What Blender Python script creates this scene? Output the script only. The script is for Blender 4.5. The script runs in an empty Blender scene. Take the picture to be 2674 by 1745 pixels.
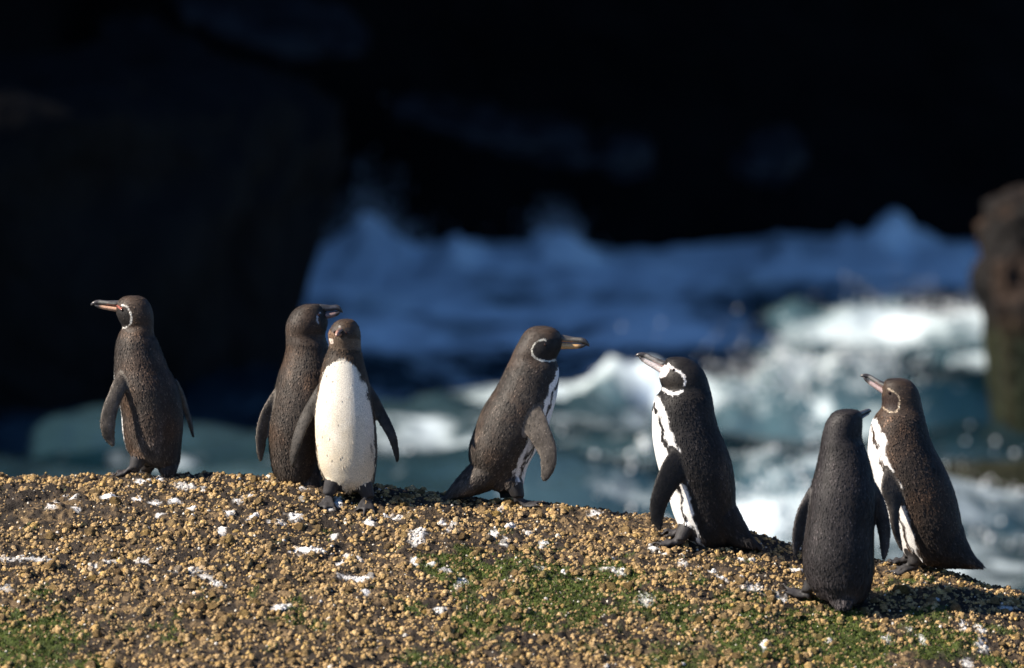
import bpy, math, random
import numpy as np
from mathutils import Vector

random.seed(7)
RNG = np.random.default_rng(7)
SC = bpy.context.scene
COL = SC.collection

# ------------------------------------------------------------------ camera, sky, sun, exposure
F = 11400.0                       # focal length in pixels of the 2674 px wide photograph
CAM = np.array([0.0, -12.0, 3.0])
PITCH = math.atan((872.5 - 130.0) / F)
cam_data = bpy.data.cameras.new('camera')
cam_data.sensor_width = 36.0
cam_data.lens = F * 36.0 / 2674.0
cam_data.clip_start = 0.5
cam_data.clip_end = 6000
cam_data.dof.use_dof = True
cam_data.dof.focus_distance = 12.05
cam_data.dof.aperture_fstop = 2.2
cam = bpy.data.objects.new('camera', cam_data)
cam.location = CAM
cam.rotation_euler = (math.pi / 2 - PITCH, 0, 0)
COL.objects.link(cam)
SC.camera = cam

SUN_AZ, SUN_EL = math.radians(74), math.radians(39)     # azimuth: to the left of the camera's back
to_sun = np.array([-math.sin(SUN_AZ) * math.cos(SUN_EL), -math.cos(SUN_AZ) * math.cos(SUN_EL), math.sin(SUN_EL)])
world = bpy.data.worlds.new('World')
SC.world = world
world.use_nodes = True
wn = world.node_tree
bg = wn.nodes['Background']
sky = wn.nodes.new('ShaderNodeTexSky')
sky.sky_type = 'NISHITA'
sky.sun_disc = False
sky.ozone_density = 10.0; sky.dust_density = 0.3
sky.sun_elevation = SUN_EL
sky.sun_rotation = math.atan2(to_sun[0], to_sun[1]) % (2 * math.pi)
wn.links.new(sky.outputs[0], bg.inputs[0])
bg.inputs[1].default_value = 0.066
sun_data = bpy.data.lights.new('sun', 'SUN')
sun_data.energy = 5.0
sun_data.angle = math.radians(0.5)
sun_data.color = (1.0, 0.90, 0.76)
sun = bpy.data.objects.new('sun', sun_data)
sun.rotation_euler = Vector(to_sun).to_track_quat('Z', 'Y').to_euler()
COL.objects.link(sun)
SC.view_settings.view_transform = 'Standard'
SC.view_settings.look = 'None'
SC.view_settings.exposure = 0.95
SC.view_settings.gamma = 1.0
SC.view_settings.use_curve_mapping = False
SC.render.engine = 'CYCLES'
SC.cycles.max_bounces = 6

# ------------------------------------------------------------------ helpers
CP, SP_ = math.cos(PITCH), math.sin(PITCH)
def ray(u, v):
    a, b = (u - 1337.0) / F, -(v - 872.5) / F
    return np.array([a, CP + b * SP_, -SP_ + b * CP])
def at_y(u, v, y):
    d = ray(u, v)
    return CAM + d * ((y - CAM[1]) / d[1])
def at_z(u, v, z=0.0):
    d = ray(u, v)
    return CAM + d * ((z - CAM[2]) / d[2])
def project(p):
    q = np.asarray(p) - CAM
    depth = q[..., 1] * CP - q[..., 2] * SP_
    up = q[..., 1] * SP_ + q[..., 2] * CP
    return 1337 + F * q[..., 0] / depth, 872.5 - F * up / depth, depth

def _hash(i, j, k, seed):
    h = (i * 374761393 + j * 668265263 + k * 2147483647 + seed * 1274126177) & 0xFFFFFFFF
    h = ((h ^ (h >> 13)) * 1274126177) & 0xFFFFFFFF
    h = ((h ^ (h >> 16)) * 2246822519) & 0xFFFFFFFF
    return ((h ^ (h >> 15)) & 0xFFFFFF) / float(0xFFFFFF)
def vnoise(x, y, z=0.0, seed=0):
    x, y, z = np.broadcast_arrays(np.asarray(x, float), np.asarray(y, float), np.asarray(z, float))
    xi, yi, zi = np.floor(x).astype(np.int64), np.floor(y).astype(np.int64), np.floor(z).astype(np.int64)
    fx, fy, fz = x - xi, y - yi, z - zi
    fx, fy, fz = fx * fx * (3 - 2 * fx), fy * fy * (3 - 2 * fy), fz * fz * (3 - 2 * fz)
    r = 0
    for a in (0, 1):
        for b in (0, 1):
            for c in (0, 1):
                w = (fx if a else 1 - fx) * (fy if b else 1 - fy) * (fz if c else 1 - fz)
                r = r + w * _hash(xi + a, yi + b, zi + c, seed)
    return r * 2 - 1
def fbm(x, y, z=0.0, seed=0, octaves=4, gain=0.5):
    r, amp, f = 0, 1.0, 1.0
    for o in range(octaves):
        r = r + amp * vnoise(np.asarray(x) * f, np.asarray(y) * f, np.asarray(z) * f, seed + o * 17)
        amp *= gain; f *= 2.03
    return r
def sstep(a, b, x):
    t = np.clip((np.asarray(x, float) - a) / (b - a), 0, 1)
    return t * t * (3 - 2 * t)

def mesh_np(name, V, quads=None, tris=None, colors=None, smooth=True):
    me = bpy.data.meshes.new(name)
    V = np.asarray(V, np.float32)
    loops, starts = [], []
    n = 0
    for f, k in ((quads, 4), (tris, 3)):
        if f is None or len(f) == 0: continue
        f = np.asarray(f, np.int32)
        loops.append(f.ravel()); starts.append(n + np.arange(len(f), dtype=np.int32) * k)
        n += f.size
    loops, starts = np.concatenate(loops), np.concatenate(starts)
    me.vertices.add(len(V)); me.loops.add(len(loops)); me.polygons.add(len(starts))
    me.vertices.foreach_set('co', V.ravel())
    me.loops.foreach_set('vertex_index', loops)
    me.polygons.foreach_set('loop_start', starts)
    me.update(calc_edges=True)
    me.polygons.foreach_set('use_smooth', np.full(len(starts), smooth, bool))
    if colors is not None: set_col(me, colors)
    me.validate()
    return me
def set_col(me, colors, name='Col'):
    c = np.ones((len(me.vertices), 4), np.float32)
    c[:, :3] = colors
    at = me.attributes.new(name, 'FLOAT_COLOR', 'POINT')
    at.data.foreach_set('color', c.ravel())
def link(name, me, mat=None, parent=None, label=None, cat=None, group=None, kind=None):
    o = bpy.data.objects.new(name, me)
    COL.objects.link(o)
    if mat is not None and me is not None and not me.materials: me.materials.append(mat)
    if parent is not None: o.parent = parent
    for k, v in (('label', label), ('category', cat), ('group', group), ('kind', kind)):
        if v: o[k] = v
    return o
def grid_quads(n, m):
    i = np.arange(n - 1)[:, None] * m + np.arange(m - 1)[None, :]
    i = i.ravel()
    return np.stack([i, i + m, i + m + 1, i + 1], 1)

# ------------------------------------------------------------------ materials
def new_mat(name):
    m = bpy.data.materials.new(name); m.use_nodes = True
    return m, m.node_tree, m.node_tree.nodes['Principled BSDF']
def N(nt, kind, **kw):
    n = nt.nodes.new(kind)
    for k, v in kw.items(): setattr(n, k, v)
    return n
def attr_mat(name, rough=0.7, spec=0.3, bump=0.0, scale=300.0, vary=0.25, objcolor=False, attr='Col', dist=0.002, vscale=None):
    m, nt, b = new_mat(name)
    if objcolor:
        a = N(nt, 'ShaderNodeObjectInfo'); out = a.outputs['Color']
    else:
        a = N(nt, 'ShaderNodeAttribute', attribute_name=attr); out = a.outputs['Color']
    tc = N(nt, 'ShaderNodeTexCoord')
    no = N(nt, 'ShaderNodeTexNoise'); no.inputs['Scale'].default_value = vscale or scale; no.inputs['Detail'].default_value = 4
    nt.links.new(tc.outputs['Object'], no.inputs['Vector'])
    mr = N(nt, 'ShaderNodeMapRange')
    mr.inputs[1].default_value = 0.3; mr.inputs[2].default_value = 0.7
    mr.inputs[3].default_value = 1 - vary; mr.inputs[4].default_value = 1 + vary
    nt.links.new(no.outputs['Fac'], mr.inputs[0])
    mx = N(nt, 'ShaderNodeVectorMath', operation='SCALE')
    nt.links.new(out, mx.inputs[0]); nt.links.new(mr.outputs[0], mx.inputs['Scale'])
    nt.links.new(mx.outputs[0], b.inputs['Base Color'])
    b.inputs['Roughness'].default_value = rough
    b.inputs['Specular IOR Level'].default_value = spec
    if bump:
        nb = N(nt, 'ShaderNodeTexNoise'); nb.inputs['Scale'].default_value = scale; nb.inputs['Detail'].default_value = 5
        nt.links.new(tc.outputs['Object'], nb.inputs['Vector'])
        bp = N(nt, 'ShaderNodeBump'); bp.inputs['Strength'].default_value = bump; bp.inputs['Distance'].default_value = dist
        nt.links.new(nb.outputs['Fac'], bp.inputs['Height']); nt.links.new(bp.outputs[0], b.inputs['Normal'])
    return m
M_BODY = attr_mat('penguin_skin_feathers', 0.6, 0.3, 0.25, 420, 0.3)
M_FEATH = attr_mat('feather', 0.62, 0.25, 0, 250, 0.25)
M_BEAK = attr_mat('beak_horn', 0.28, 0.55, 0.35, 260, 0.3, dist=0.001)
M_ROCK = attr_mat('barnacled_rock', 0.8, 0.25, 0.9, 220, 0.5, dist=0.006)
M_BARN = attr_mat('barnacle_shell', 0.8, 0.2, 1.0, 380, 0.75, dist=0.005)
M_BARN_O = attr_mat('barnacle_shell_single', 0.8, 0.2, 0.9, 60, 0.45, objcolor=True, dist=0.1, vscale=4)
M_GUANO = attr_mat('guano', 0.7, 0.2, 0.8, 180, 0.15, dist=0.004)
M_MOSS = attr_mat('moss', 0.6, 0.3, 0, 100, 0.2)
M_PILLAR = attr_mat('stack_rock', 0.8, 0.2, 1.0, 7, 0.7, dist=0.12)
M_EYE, _nt, _b = new_mat('eye'); _b.inputs['Base Color'].default_value = (0.02, 0.008, 0.005, 1); _b.inputs['Roughness'].default_value = 0.08
M_CLAW, _nt, _b = new_mat('claw'); _b.inputs['Base Color'].default_value = (0.06, 0.05, 0.045, 1); _b.inputs['Roughness'].default_value = 0.35

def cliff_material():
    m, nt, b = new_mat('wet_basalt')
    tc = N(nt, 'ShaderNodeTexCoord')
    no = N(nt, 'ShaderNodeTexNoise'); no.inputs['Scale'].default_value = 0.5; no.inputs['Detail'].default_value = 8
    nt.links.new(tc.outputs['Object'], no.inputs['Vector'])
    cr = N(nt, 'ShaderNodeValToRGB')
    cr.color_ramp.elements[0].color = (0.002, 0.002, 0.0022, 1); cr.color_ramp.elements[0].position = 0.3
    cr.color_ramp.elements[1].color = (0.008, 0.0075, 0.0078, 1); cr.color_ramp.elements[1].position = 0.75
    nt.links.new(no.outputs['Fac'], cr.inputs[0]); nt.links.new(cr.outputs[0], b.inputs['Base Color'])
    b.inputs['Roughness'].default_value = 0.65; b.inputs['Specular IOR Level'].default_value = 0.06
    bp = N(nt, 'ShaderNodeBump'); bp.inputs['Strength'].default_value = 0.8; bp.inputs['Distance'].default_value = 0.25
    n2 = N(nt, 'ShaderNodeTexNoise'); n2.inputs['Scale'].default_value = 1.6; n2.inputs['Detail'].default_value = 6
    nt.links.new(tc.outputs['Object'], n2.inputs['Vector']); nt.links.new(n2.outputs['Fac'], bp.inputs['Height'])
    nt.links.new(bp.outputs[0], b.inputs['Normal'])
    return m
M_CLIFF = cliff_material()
M_LEDGE, _nt, _b = new_mat('wet_ledge'); _b.inputs['Base Color'].default_value = (0.009, 0.009, 0.011, 1); _b.inputs['Roughness'].default_value = 0.5; _b.inputs['Specular IOR Level'].default_value = .3

def sea_material():
    m, nt, b = new_mat('sea_water')
    a = N(nt, 'ShaderNodeAttribute', attribute_name='Col')          # R foam, G aeration
    sep = N(nt, 'ShaderNodeSeparateColor'); nt.links.new(a.outputs['Color'], sep.inputs[0])
    tc = N(nt, 'ShaderNodeTexCoord')
    mp = N(nt, 'ShaderNodeMapping'); mp.inputs['Scale'].default_value = (1.0, 0.55, 1.0)
    nt.links.new(tc.outputs['Object'], mp.inputs['Vector'])
    no = N(nt, 'ShaderNodeTexNoise'); no.inputs['Scale'].default_value = 4.5; no.inputs['Detail'].default_value = 7; no.inputs['Roughness'].default_value = 0.58
    nt.links.new(mp.outputs[0], no.inputs['Vector'])
    # foam where noise + foam density passes a threshold
    ad = N(nt, 'ShaderNodeMath', operation='ADD'); nt.links.new(no.outputs['Fac'], ad.inputs[0]); nt.links.new(sep.outputs[0], ad.inputs[1])
    mr = N(nt, 'ShaderNodeMapRange'); mr.inputs[1].default_value = 0.80; mr.inputs[2].default_value = 1.36
    nt.links.new(ad.outputs[0], mr.inputs[0])
    mix1 = N(nt, 'ShaderNodeMix', data_type='RGBA')
    mix1.inputs[6].default_value = (0.004, 0.016, 0.024, 1); mix1.inputs[7].default_value = (0.052, 0.098, 0.120, 1)
    nt.links.new(sep.outputs[1], mix1.inputs[0])
    mix2 = N(nt, 'ShaderNodeMix', data_type='RGBA'); mix2.inputs[7].default_value = (0.72, 0.83, 0.88, 1)
    nt.links.new(mr.outputs[0], mix2.inputs[0]); nt.links.new(mix1.outputs[2], mix2.inputs[6])
    nt.links.new(mix2.outputs[2], b.inputs['Base Color'])
    r2 = N(nt, 'ShaderNodeMapRange'); r2.inputs[3].default_value = 0.12; r2.inputs[4].default_value = 0.9
    nt.links.new(mr.outputs[0], r2.inputs[0]); nt.links.new(r2.outputs[0], b.inputs['Roughness'])
    b.inputs['IOR'].default_value = 1.33
    bp = N(nt, 'ShaderNodeBump'); bp.inputs['Strength'].default_value = 0.7; bp.inputs['Distance'].default_value = 0.12
    n2 = N(nt, 'ShaderNodeTexNoise'); n2.inputs['Scale'].default_value = 3.0; n2.inputs['Detail'].default_value = 6
    nt.links.new(mp.outputs[0], n2.inputs['Vector']); nt.links.new(n2.outputs['Fac'], bp.inputs['Height'])
    nt.links.new(bp.outputs[0], b.inputs['Normal'])
    return m
M_SEA = sea_material()

# ------------------------------------------------------------------ sea
def cubic_axis(segs):
    out = []
    for a, b, n in segs: out.append(np.linspace(a, b, n, endpoint=False))
    out.append([segs[-1][1]])
    return np.concatenate(out)
# foam fields: (u, v) in the photograph -> spot on the water, radius across (m), radius along (m), foam, aeration
FOAM = []
def foam_at(u, v, rx, ry, foam, aer):
    p = at_z(u, v, 0.1); foam *= (.66 if v > 950 else .85) if u < 2200 or v > 950 else .95; FOAM.append((p[0], p[1], rx, ry, foam, aer))
for a in [(2480, 850, .55, 1.8, .62, .9), (2250, 870, .8, 1.5, .16, .9), (2050, 900, .8, 1.5, .05, .7), (2580, 900, .6, 1.2, .35, .8),
          (2380, 930, 1.0, 1.2, .3, .6), (2100, 960, 1.0, 1.0, .2, .4),
          (2080, 1030, .9, 1.6, .28, .8), (1900, 1040, .7, 1.4, .28, .8), (2250, 1060, .6, 1.0, .32, .6),
          (1640, 1050, .5, 1.2, .40, .6), (1480, 1060, .8, 1.6, .36, .6), (1300, 1000, 1.6, 2.0, .2, .5), (1750, 960, 1.6, 2.0, .22, .5), (1200, 1085, .7, 1.2, .30, .5), (1050, 1080, .5, 1.2, .34, .5),
          (1500, 1180, .9, 1.2, .16, .5), (1130, 1200, .7, 1.2, .24, .5), (1430, 1290, .6, .9, .3, .5), (1560, 1150, .4, .9, .26, .5),
          (2030, 1330, .6, 1.4, .24, .7), (2100, 1290, .4, .8, .3, .6), (1960, 1300, .3, .9, .32, .6), (1960, 1390, .4, .8, .32, .8),
          (600, 1170, .7, 1.2, .36, .8), (560, 1225, .8, 1.0, .22, .9), (130, 1215, .6, .8, .22, .5), (480, 1190, .3, .8, .3, .6),
          (2500, 1130, .7, 1.4, .2, .2), (2560, 1330, .6, 1.0, .30, .4), (2620, 1240, .5, .7, .3, .3), (2480, 1180, .3, .6, .25, .3), (2620, 1400, .5, .6, .22, .3),
          (960, 670, .9, 2.5, .52, .6), (1050, 720, 1.2, 2.5, .40, .5), (1420, 690, 1.0, 2.5, .40, .5), (1700, 740, 1.3, 2.0, .30, .4), (1300, 760, 1.5, 2.2, .26, .4),
          (2350, 700, 1.4, 2.5, .34, .5), (2150, 740, 1.2, 2.5, .30, .4), (2500, 760, 1.0, 1.8, .28, .4), (1200, 830, 1.4, 1.6, .22, .3), (1650, 840, 1.6, 1.8, .26, .5), (1000, 860, 1.0, 1.6, .16, .3), (1050, 940, .9, 1.0, .1, .2),
          (1800, 800, 1.4, 1.8, .06, .4), (1900, 880, 1.0, 1.2, .02, .5), (2150, 800, 1.0, 1.6, -.25, .3), (1980, 830, 1.0, 2.5, -.45, .2)]:
    foam_at(*a)
# swells: (u, v) of the crest, half length across, width along, height
SWELL = [(at_z(2430, 850)[:2], 1.5, .9, .42), (at_z(2050, 880)[:2], 1.8, 1.0, .16), (at_z(2060, 1040)[:2], 1.6, .8, .30), (at_z(1550, 1060)[:2], 1.3, .8, .22),
         (at_z(1130, 1085)[:2], 1.2, .8, .2), (at_z(2040, 1320)[:2], .9, .6, .1), (at_z(600, 1180)[:2], 1.0, .7, .2),
         (at_z(960, 700)[:2], .7, 2.0, .42), (at_z(1000, 690)[:2], .25, 1.2, .3), (at_z(1450, 710)[:2], .4, 1.8, .3), (at_z(1200, 730)[:2], .3, 1.2, .22), (at_z(1700, 735)[:2], .35, 1.3, .2), (at_z(2050, 700)[:2], .4, 1.3, .22), (at_z(2300, 690)[:2], .3, 1.3, .2), (at_z(1250, 720)[:2], 2.0, 2.0, .3), (at_z(2350, 690)[:2], 2.2, 2.0, .4)]
def sea_height(X, Y):
    Z = 0.10 * np.sin(Y * 1.5 + 0.35 * X + 1.3 * vnoise(X * .35, Y * .2, 0, 5)) + 0.16 * fbm(X * .45, Y * .28, 0, 11, 4) + 0.05 * fbm(X * 1.7, Y * 1.1, 0, 13, 3)
    for (c, lx, ly, h) in SWELL:
        dy = Y - c[1] - 0.3 * vnoise(X * .8, 0, 0, 31)
        Z = Z + h * np.exp(-((X - c[0]) / lx) ** 2 - (dy / ly) ** 2) * (1 + .7 * fbm(X * 2.4, Y * .8, 0, 23, 3))
    return Z
xs = cubic_axis([(-3000, -60, 12), (-60, -8, 40), (-8, 9, 200), (9, 60, 40), (60, 3000, 12)])
ys = cubic_axis([(-2000, -40, 12), (-40, 3, 50), (3, 28, 200), (28, 56, 150), (56, 120, 40), (120, 4000, 14)])
X, Y = np.meshgrid(xs, ys, indexing='ij')
fade = 1 / (1 + (np.hypot(X, Y - 20) / 70) ** 2)
Z = sea_height(X, Y) * fade
foam = 0.19 + 0.22 * fbm(X * .40, Y * .55, 0, 41, 5) + (1 - .75 * sstep(1.6, 3.0, X) * (1 - sstep(39, 44, Y))) * (.36 * sstep(27, 31, Y) + .44 * sstep(36, 41, Y + 1.2 * vnoise(X * .5, Y * .3, 0, 44))) * (1 + .8 * fbm(X * .5, Y * .3, 0, 45, 4))
aer = 0.12 + 0.3 * fbm(X * .4, Y * .35, 0, 43, 4) + .45 * sstep(28, 33, Y)
for (x, y, rx, ry, f, a) in FOAM:
    g = np.exp(-(((X - x) / rx) ** 2 + ((Y - y) / ry) ** 2) ** 1.2)
    foam = foam + g * f * (.15 + 1.5 * np.clip(fbm(X * 1.5, Y * 1.0, 0, 47, 4) + .45, 0, 1.2)); aer = aer + g * a * .8
C = np.stack([np.clip(foam, 0, 1), np.clip(aer, 0, 1), np.zeros_like(foam)], -1).reshape(-1, 3)
me = mesh_np('sea', np.stack([X, Y, Z], -1).reshape(-1, 3), grid_quads(len(xs), len(ys))[:, ::-1], colors=C)
link('sea', me, M_SEA, kind='structure', label='choppy blue and green sea with white foam behind the penguins', cat='sea')

# ------------------------------------------------------------------ cliffs and rock stacks
def rock_mesh(name, c, half, e=0.45, amp=1.0, freq=0.3, nu=160, nv=90, seed=1, shear=(0, 0), rot=0.0, tilt=(0, 0), colorf=None, octaves=5, layer=0.0):
    th = np.linspace(0, 2 * np.pi, nu, endpoint=False)[:, None]
    ph = np.linspace(-np.pi / 2 + .02, np.pi / 2 - .02, nv)[None, :]
    sp = lambda t, k: np.sign(t) * np.abs(t) ** k
    x = sp(np.cos(ph), e) * sp(np.cos(th), e); y = sp(np.cos(ph), e) * sp(np.sin(th), e); z = sp(np.sin(ph), e) * np.ones_like(th)
    P = np.stack([x * half[0], y * half[1], z * half[2]], -1)
    nrm = np.stack([x / half[0], y / half[1], z / half[2]], -1); nrm /= np.linalg.norm(nrm, axis=-1, keepdims=True) + 1e-9
    d = amp * fbm(P[..., 0] * freq + seed, P[..., 1] * freq, P[..., 2] * freq, seed, octaves, .55)
    rid = amp * (0.5 - np.abs(vnoise(P[..., 0] * freq * 1.7, P[..., 1] * freq * 1.7, P[..., 2] * freq * 1.7, seed + 5)))
    d = d + .6 * rid
    if layer: d = d + layer * vnoise(P[..., 0] * freq * .4, P[..., 1] * freq * .4, P[..., 2] * 6 / half[2], seed + 9)
    P = P + nrm * d[..., None]
    P[..., 0] += P[..., 2] * shear[0]; P[..., 1] += P[..., 2] * shear[1]
    P[..., 2] += P[..., 0] * tilt[0] + P[..., 1] * tilt[1]
    cr, sr = math.cos(rot), math.sin(rot)
    P[..., 0], P[..., 1] = P[..., 0] * cr - P[..., 1] * sr, P[..., 0] * sr + P[..., 1] * cr
    P = P + np.array(c)
    i = np.arange(nu)[:, None] * nv + np.arange(nv - 1)[None, :]
    j = ((np.arange(nu) + 1) % nu)[:, None] * nv + np.arange(nv - 1)[None, :]
    q = np.stack([i, j, j + 1, i + 1], -1).reshape(-1, 4)
    V = P.reshape(-1, 3)
    bot, top = len(V), len(V) + 1
    V = np.vstack([V, P[:, 0].mean(0), P[:, -1].mean(0)])
    k = np.arange(nu); k2 = (k + 1) % nu
    t = np.vstack([np.stack([k2 * nv, k * nv, np.full(nu, bot)], 1), np.stack([k * nv + nv - 1, k2 * nv + nv - 1, np.full(nu, top)], 1)])
    col = colorf(V) if colorf else None
    return mesh_np(name, V, q, t, colors=col)
# headland on the left: its face runs away from the camera to the right, away from the sun
n_face = np.array([.77, -.64]); tdir = np.array([.64, .77])
A = np.array([-1.25, 27.9])
cen = A - tdir * 9.5 - n_face * 3.0
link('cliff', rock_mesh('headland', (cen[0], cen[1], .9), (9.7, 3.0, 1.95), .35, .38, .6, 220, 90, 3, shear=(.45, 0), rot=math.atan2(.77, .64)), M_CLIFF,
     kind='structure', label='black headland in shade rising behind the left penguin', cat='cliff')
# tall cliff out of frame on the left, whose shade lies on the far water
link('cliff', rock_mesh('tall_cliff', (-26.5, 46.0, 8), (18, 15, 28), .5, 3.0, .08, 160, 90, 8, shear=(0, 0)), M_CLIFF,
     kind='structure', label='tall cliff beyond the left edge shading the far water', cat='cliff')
link('cliff', rock_mesh('shading_spur', (-15.3, 29.9, 3.5), (5.4, 7.4, 8.0), .17, .5, .25, 120, 70, 15), M_CLIFF,  # spur added out of frame to shade the surf and the headland
     kind='structure', label='unseen spur added beyond the left edge to shade the water and headland', cat='cliff')
link('cliff', rock_mesh('shading_rock', (-12.2, 18.2, 1.0), (2.6, 5.0, 4.6), .4, .4, .35, 100, 60, 19), M_CLIFF,  # low rock added out of frame so the water at left lies in shade
     kind='structure', label='unseen low rock added beyond the left edge to shade the left water', cat='cliff')
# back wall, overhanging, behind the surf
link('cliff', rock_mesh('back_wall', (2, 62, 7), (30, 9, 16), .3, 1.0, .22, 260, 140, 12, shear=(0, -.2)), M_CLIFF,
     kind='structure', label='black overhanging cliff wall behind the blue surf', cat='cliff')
# smooth wet ledges on the wall that catch the blue of the sky
for (u_, v_, hx, hy, hz, t0, t1, sd_) in [(1270, 320, 1.4, .5, .10, -.2, .4, 33), (2000, 410, .5, .4, .08, .05, .4, 35), (1500, 385, .9, .4, .07, -.1, .4, 37)]:
    q_ = at_y(u_, v_, 50.0)
    link('cliff_ledge', rock_mesh('cliff_ledge', q_, (hx, hy, hz), .9, .2, 1.6, 80, 40, sd_, tilt=(t0, t1)), M_LEDGE, kind='structure')
q_ = at_y(690, 35, 50)
link('cliff_ledge', rock_mesh('cliff_ledge', q_, (1.5, .6, .12), .9, .14, 2.0, 80, 40, 31, tilt=(-.27, .7)), M_LEDGE, kind='structure')
q_ = at_y(400, 110, 50)
link('cliff_ledge', rock_mesh('cliff_ledge', q_, (.8, .4, .3), .9, .14, 2.0, 80, 40, 39, tilt=(-.1, .9)), M_LEDGE, kind='structure')
# rock stack at the right edge
p = at_z(2640, 1170)
def pillar_col(V):
    base = np.array([.028, .017, .012]); dark = np.array([.006, .005, .005]); green = np.array([.007, .013, .002])
    n = fbm(V[:, 0] * 2.5, V[:, 1] * 2.5, V[:, 2] * 4, 77, 4)[:, None]
    c = base * (1 + .4 * n)
    k = sstep(-.05, .25, fbm(V[:, 0] * 3, V[:, 1] * 3, V[:, 2] * 5, 91, 4) + .5 * np.exp(-((V[:, 2] - 1.05) / .16) ** 2))[:, None]
    c = c * (1 - k) + dark * k
    g = (1 - sstep(.75, 1.15, V[:, 2] + .2 * n[:, 0]))[:, None] * .85
    return np.clip(c * (1 - g) + green * g, 0.005, 1)
pm = rock_mesh('rock_stack', (p[0] + .51, p[1] + .3, .3), (.60, .6, 1.66), .26, .085, 4.2, 150, 150, 21, colorf=pillar_col, layer=.05)
for vt in pm.vertices:                                              # undercut foot, knob half way up
    vt.co.x += float(np.interp(vt.co.z, [.2, .55, .85, 1.1, 1.25, 1.4, 1.6, 2.0], [.1, .04, 0, -.02, -.10, -.08, -.04, -.02])) * (1 if vt.co.x < p[0] + .51 else -1)
link('rock_stack', pm, M_PILLAR,
     label='tall brown rock stack with green algae low down at right edge', cat='rock')
q = at_z(2640, 1262)
link('low_rock', rock_mesh('low_rock', (q[0] + .25, q[1], .02), (.75, .35, .14), .6, .06, 3, 80, 40, 25, colorf=lambda V: np.array([.011, .012, .005]) * (1 + .4 * fbm(V[:, 0] * 9, V[:, 1] * 9, V[:, 2] * 9, 3, 3)[:, None])), M_PILLAR,
     label='low wet mossy rock awash in foam below the rock stack', cat='rock')

# ------------------------------------------------------------------ rocky ground
CREST = np.array([(-900, 1225), (0, 1240), (100, 1240), (200, 1240), (330, 1236), (470, 1240), (600, 1243), (700, 1243), (800, 1254), (900, 1266), (980, 1276), (1150, 1290), (1250, 1302), (1340, 1306),
                  (1450, 1316), (1560, 1325), (1690, 1342), (1800, 1362), (1971, 1390), (2065, 1425), (2300, 1467), (2489, 1502), (2560, 1525), (2674, 1552), (3500, 1790)], float)
def crest_y(x): return 0.22 - 0.20 * x - 0.05 * x * x
cu = np.linspace(-900, 3500, 400); cv = np.interp(cu, CREST[:, 0], CREST[:, 1])
cv = np.convolve(np.pad(cv, 4, 'edge'), np.ones(9) / 9, 'valid')
cpts = []
for u_, v_ in zip(cu, cv):
    yy = 0.2
    for _ in range(6):
        pp = at_y(u_, v_, yy); yy = float(crest_y(np.clip(pp[0], -3, 3)))
    cpts.append(at_y(u_, v_, yy))
cpts = np.array(cpts)
def ground_base(x, y):
    x = np.asarray(x, float); y = np.asarray(y, float)
    zc = np.interp(x, cpts[:, 0], cpts[:, 2]); yc = crest_y(np.clip(x, -3, 3))
    t = yc - y
    tf = np.maximum(t, 0); tb = np.maximum(-t, 0)
    g = 0.30 * (np.sqrt(tf * tf + .09) - .3) + .02 * tf + .25 * np.maximum(tf - 1.7, 0) ** 1.5
    bk = 0.85 * (np.sqrt(tb * tb + .0225) - .15) + .12 * tb
    out = np.maximum(np.abs(x) - 3.2, 0)
    return zc - g - bk - .25 * out ** 1.5
def ground_z(x, y, fine=True):
    z = ground_base(x, y)
    z = z + 0.010 * fbm(x * 5, y * 5, 0, 101, 3) * np.ones_like(z)
    if fine:
        z = z + 0.0065 * fbm(np.asarray(x) * 24, np.asarray(y) * 24, 0, 103, 3) + .0048 * fbm(np.asarray(x) * 85, np.asarray(y) * 85, 0, 104, 2, .6)
    return z
def ground_hit(u, v):
    d = ray(u, v)
    ts = np.linspace(9.5, 14, 3000)
    P = CAM + d * ts[:, None]
    h = P[:, 2] - ground_base(P[:, 0], P[:, 1])
    k = np.where(h < 0)[0]
    return P[k[0]] if len(k) else None

GU = []                                           # guano: (x, y, half length, half width, angle, strength)
def splat(u, v, hl, hw, ang=0.0, s=1.0):
    h = ground_hit(u, v)
    if h is not None: GU.append((h[0], h[1], hl, hw, ang, s))
K = 2.644
for (X_, Y_, hl, hw, an, s) in [(760, 315, .022, .02, -.6, 1), (1100, 445, .012, .02, -.4, 1), (940, 345, .014, .02, 0, 1), (1060, 365, .016, .02, 0, .9), (1210, 350, .018, .022, 0, .9), (1030, 170, .014, .03, 0, 1),
        (985, 215, .02, .03, 0, .9), (1095, 200, .014, .03, 0, 1), (1320, 390, .016, .018, 0, .9), (1750, 445, .02, .025, -.5, 1), (2030, 435, .02, .03, 0, 1), (1910, 465, .018, .02, 0, .8), (2140, 690, .048, .02, 0, 1),
        (2060, 690, .02, .02, 0, 1), (1490, 915, .028, .016, -.9, 1), (1940, 1080, .026, .02, .2, .9), (2305, 565, .008, .03, 0, 1), (180, 740, .08, .014, -.1, .6), (10, 960, .03, .03, 0, .5), (720, 770, .04, .02, .5, .6),
        (990, 745, .02, .02, 0, .8), (2350, 760, .016, .02, 0, .9), (260, 135, .012, .02, 0, 1), (1530, 530, .012, .03, 0, .8), (2330, 355, .016, .03, 0, 1), (1300, 820, .05, .016, -.15, .5), (1420, 870, .03, .014, -.6, .6),
        (1580, 420, .014, .02, 0, .8), (1650, 350, .02, .02, 0, .6), (1270, 250, .03, .03, 0, .6)]:
    splat(X_ / K, 1180 + Y_ / K, hl, hw, an, s)
for _ in range(22):
    u_ = RNG.uniform(120, 2200); splat(u_, np.interp(u_, CREST[:, 0], CREST[:, 1]) + RNG.uniform(12, 110), RNG.uniform(.006, .02), RNG.uniform(.008, .02), RNG.normal(-.3, .4), RNG.uniform(.5, 1))
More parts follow.
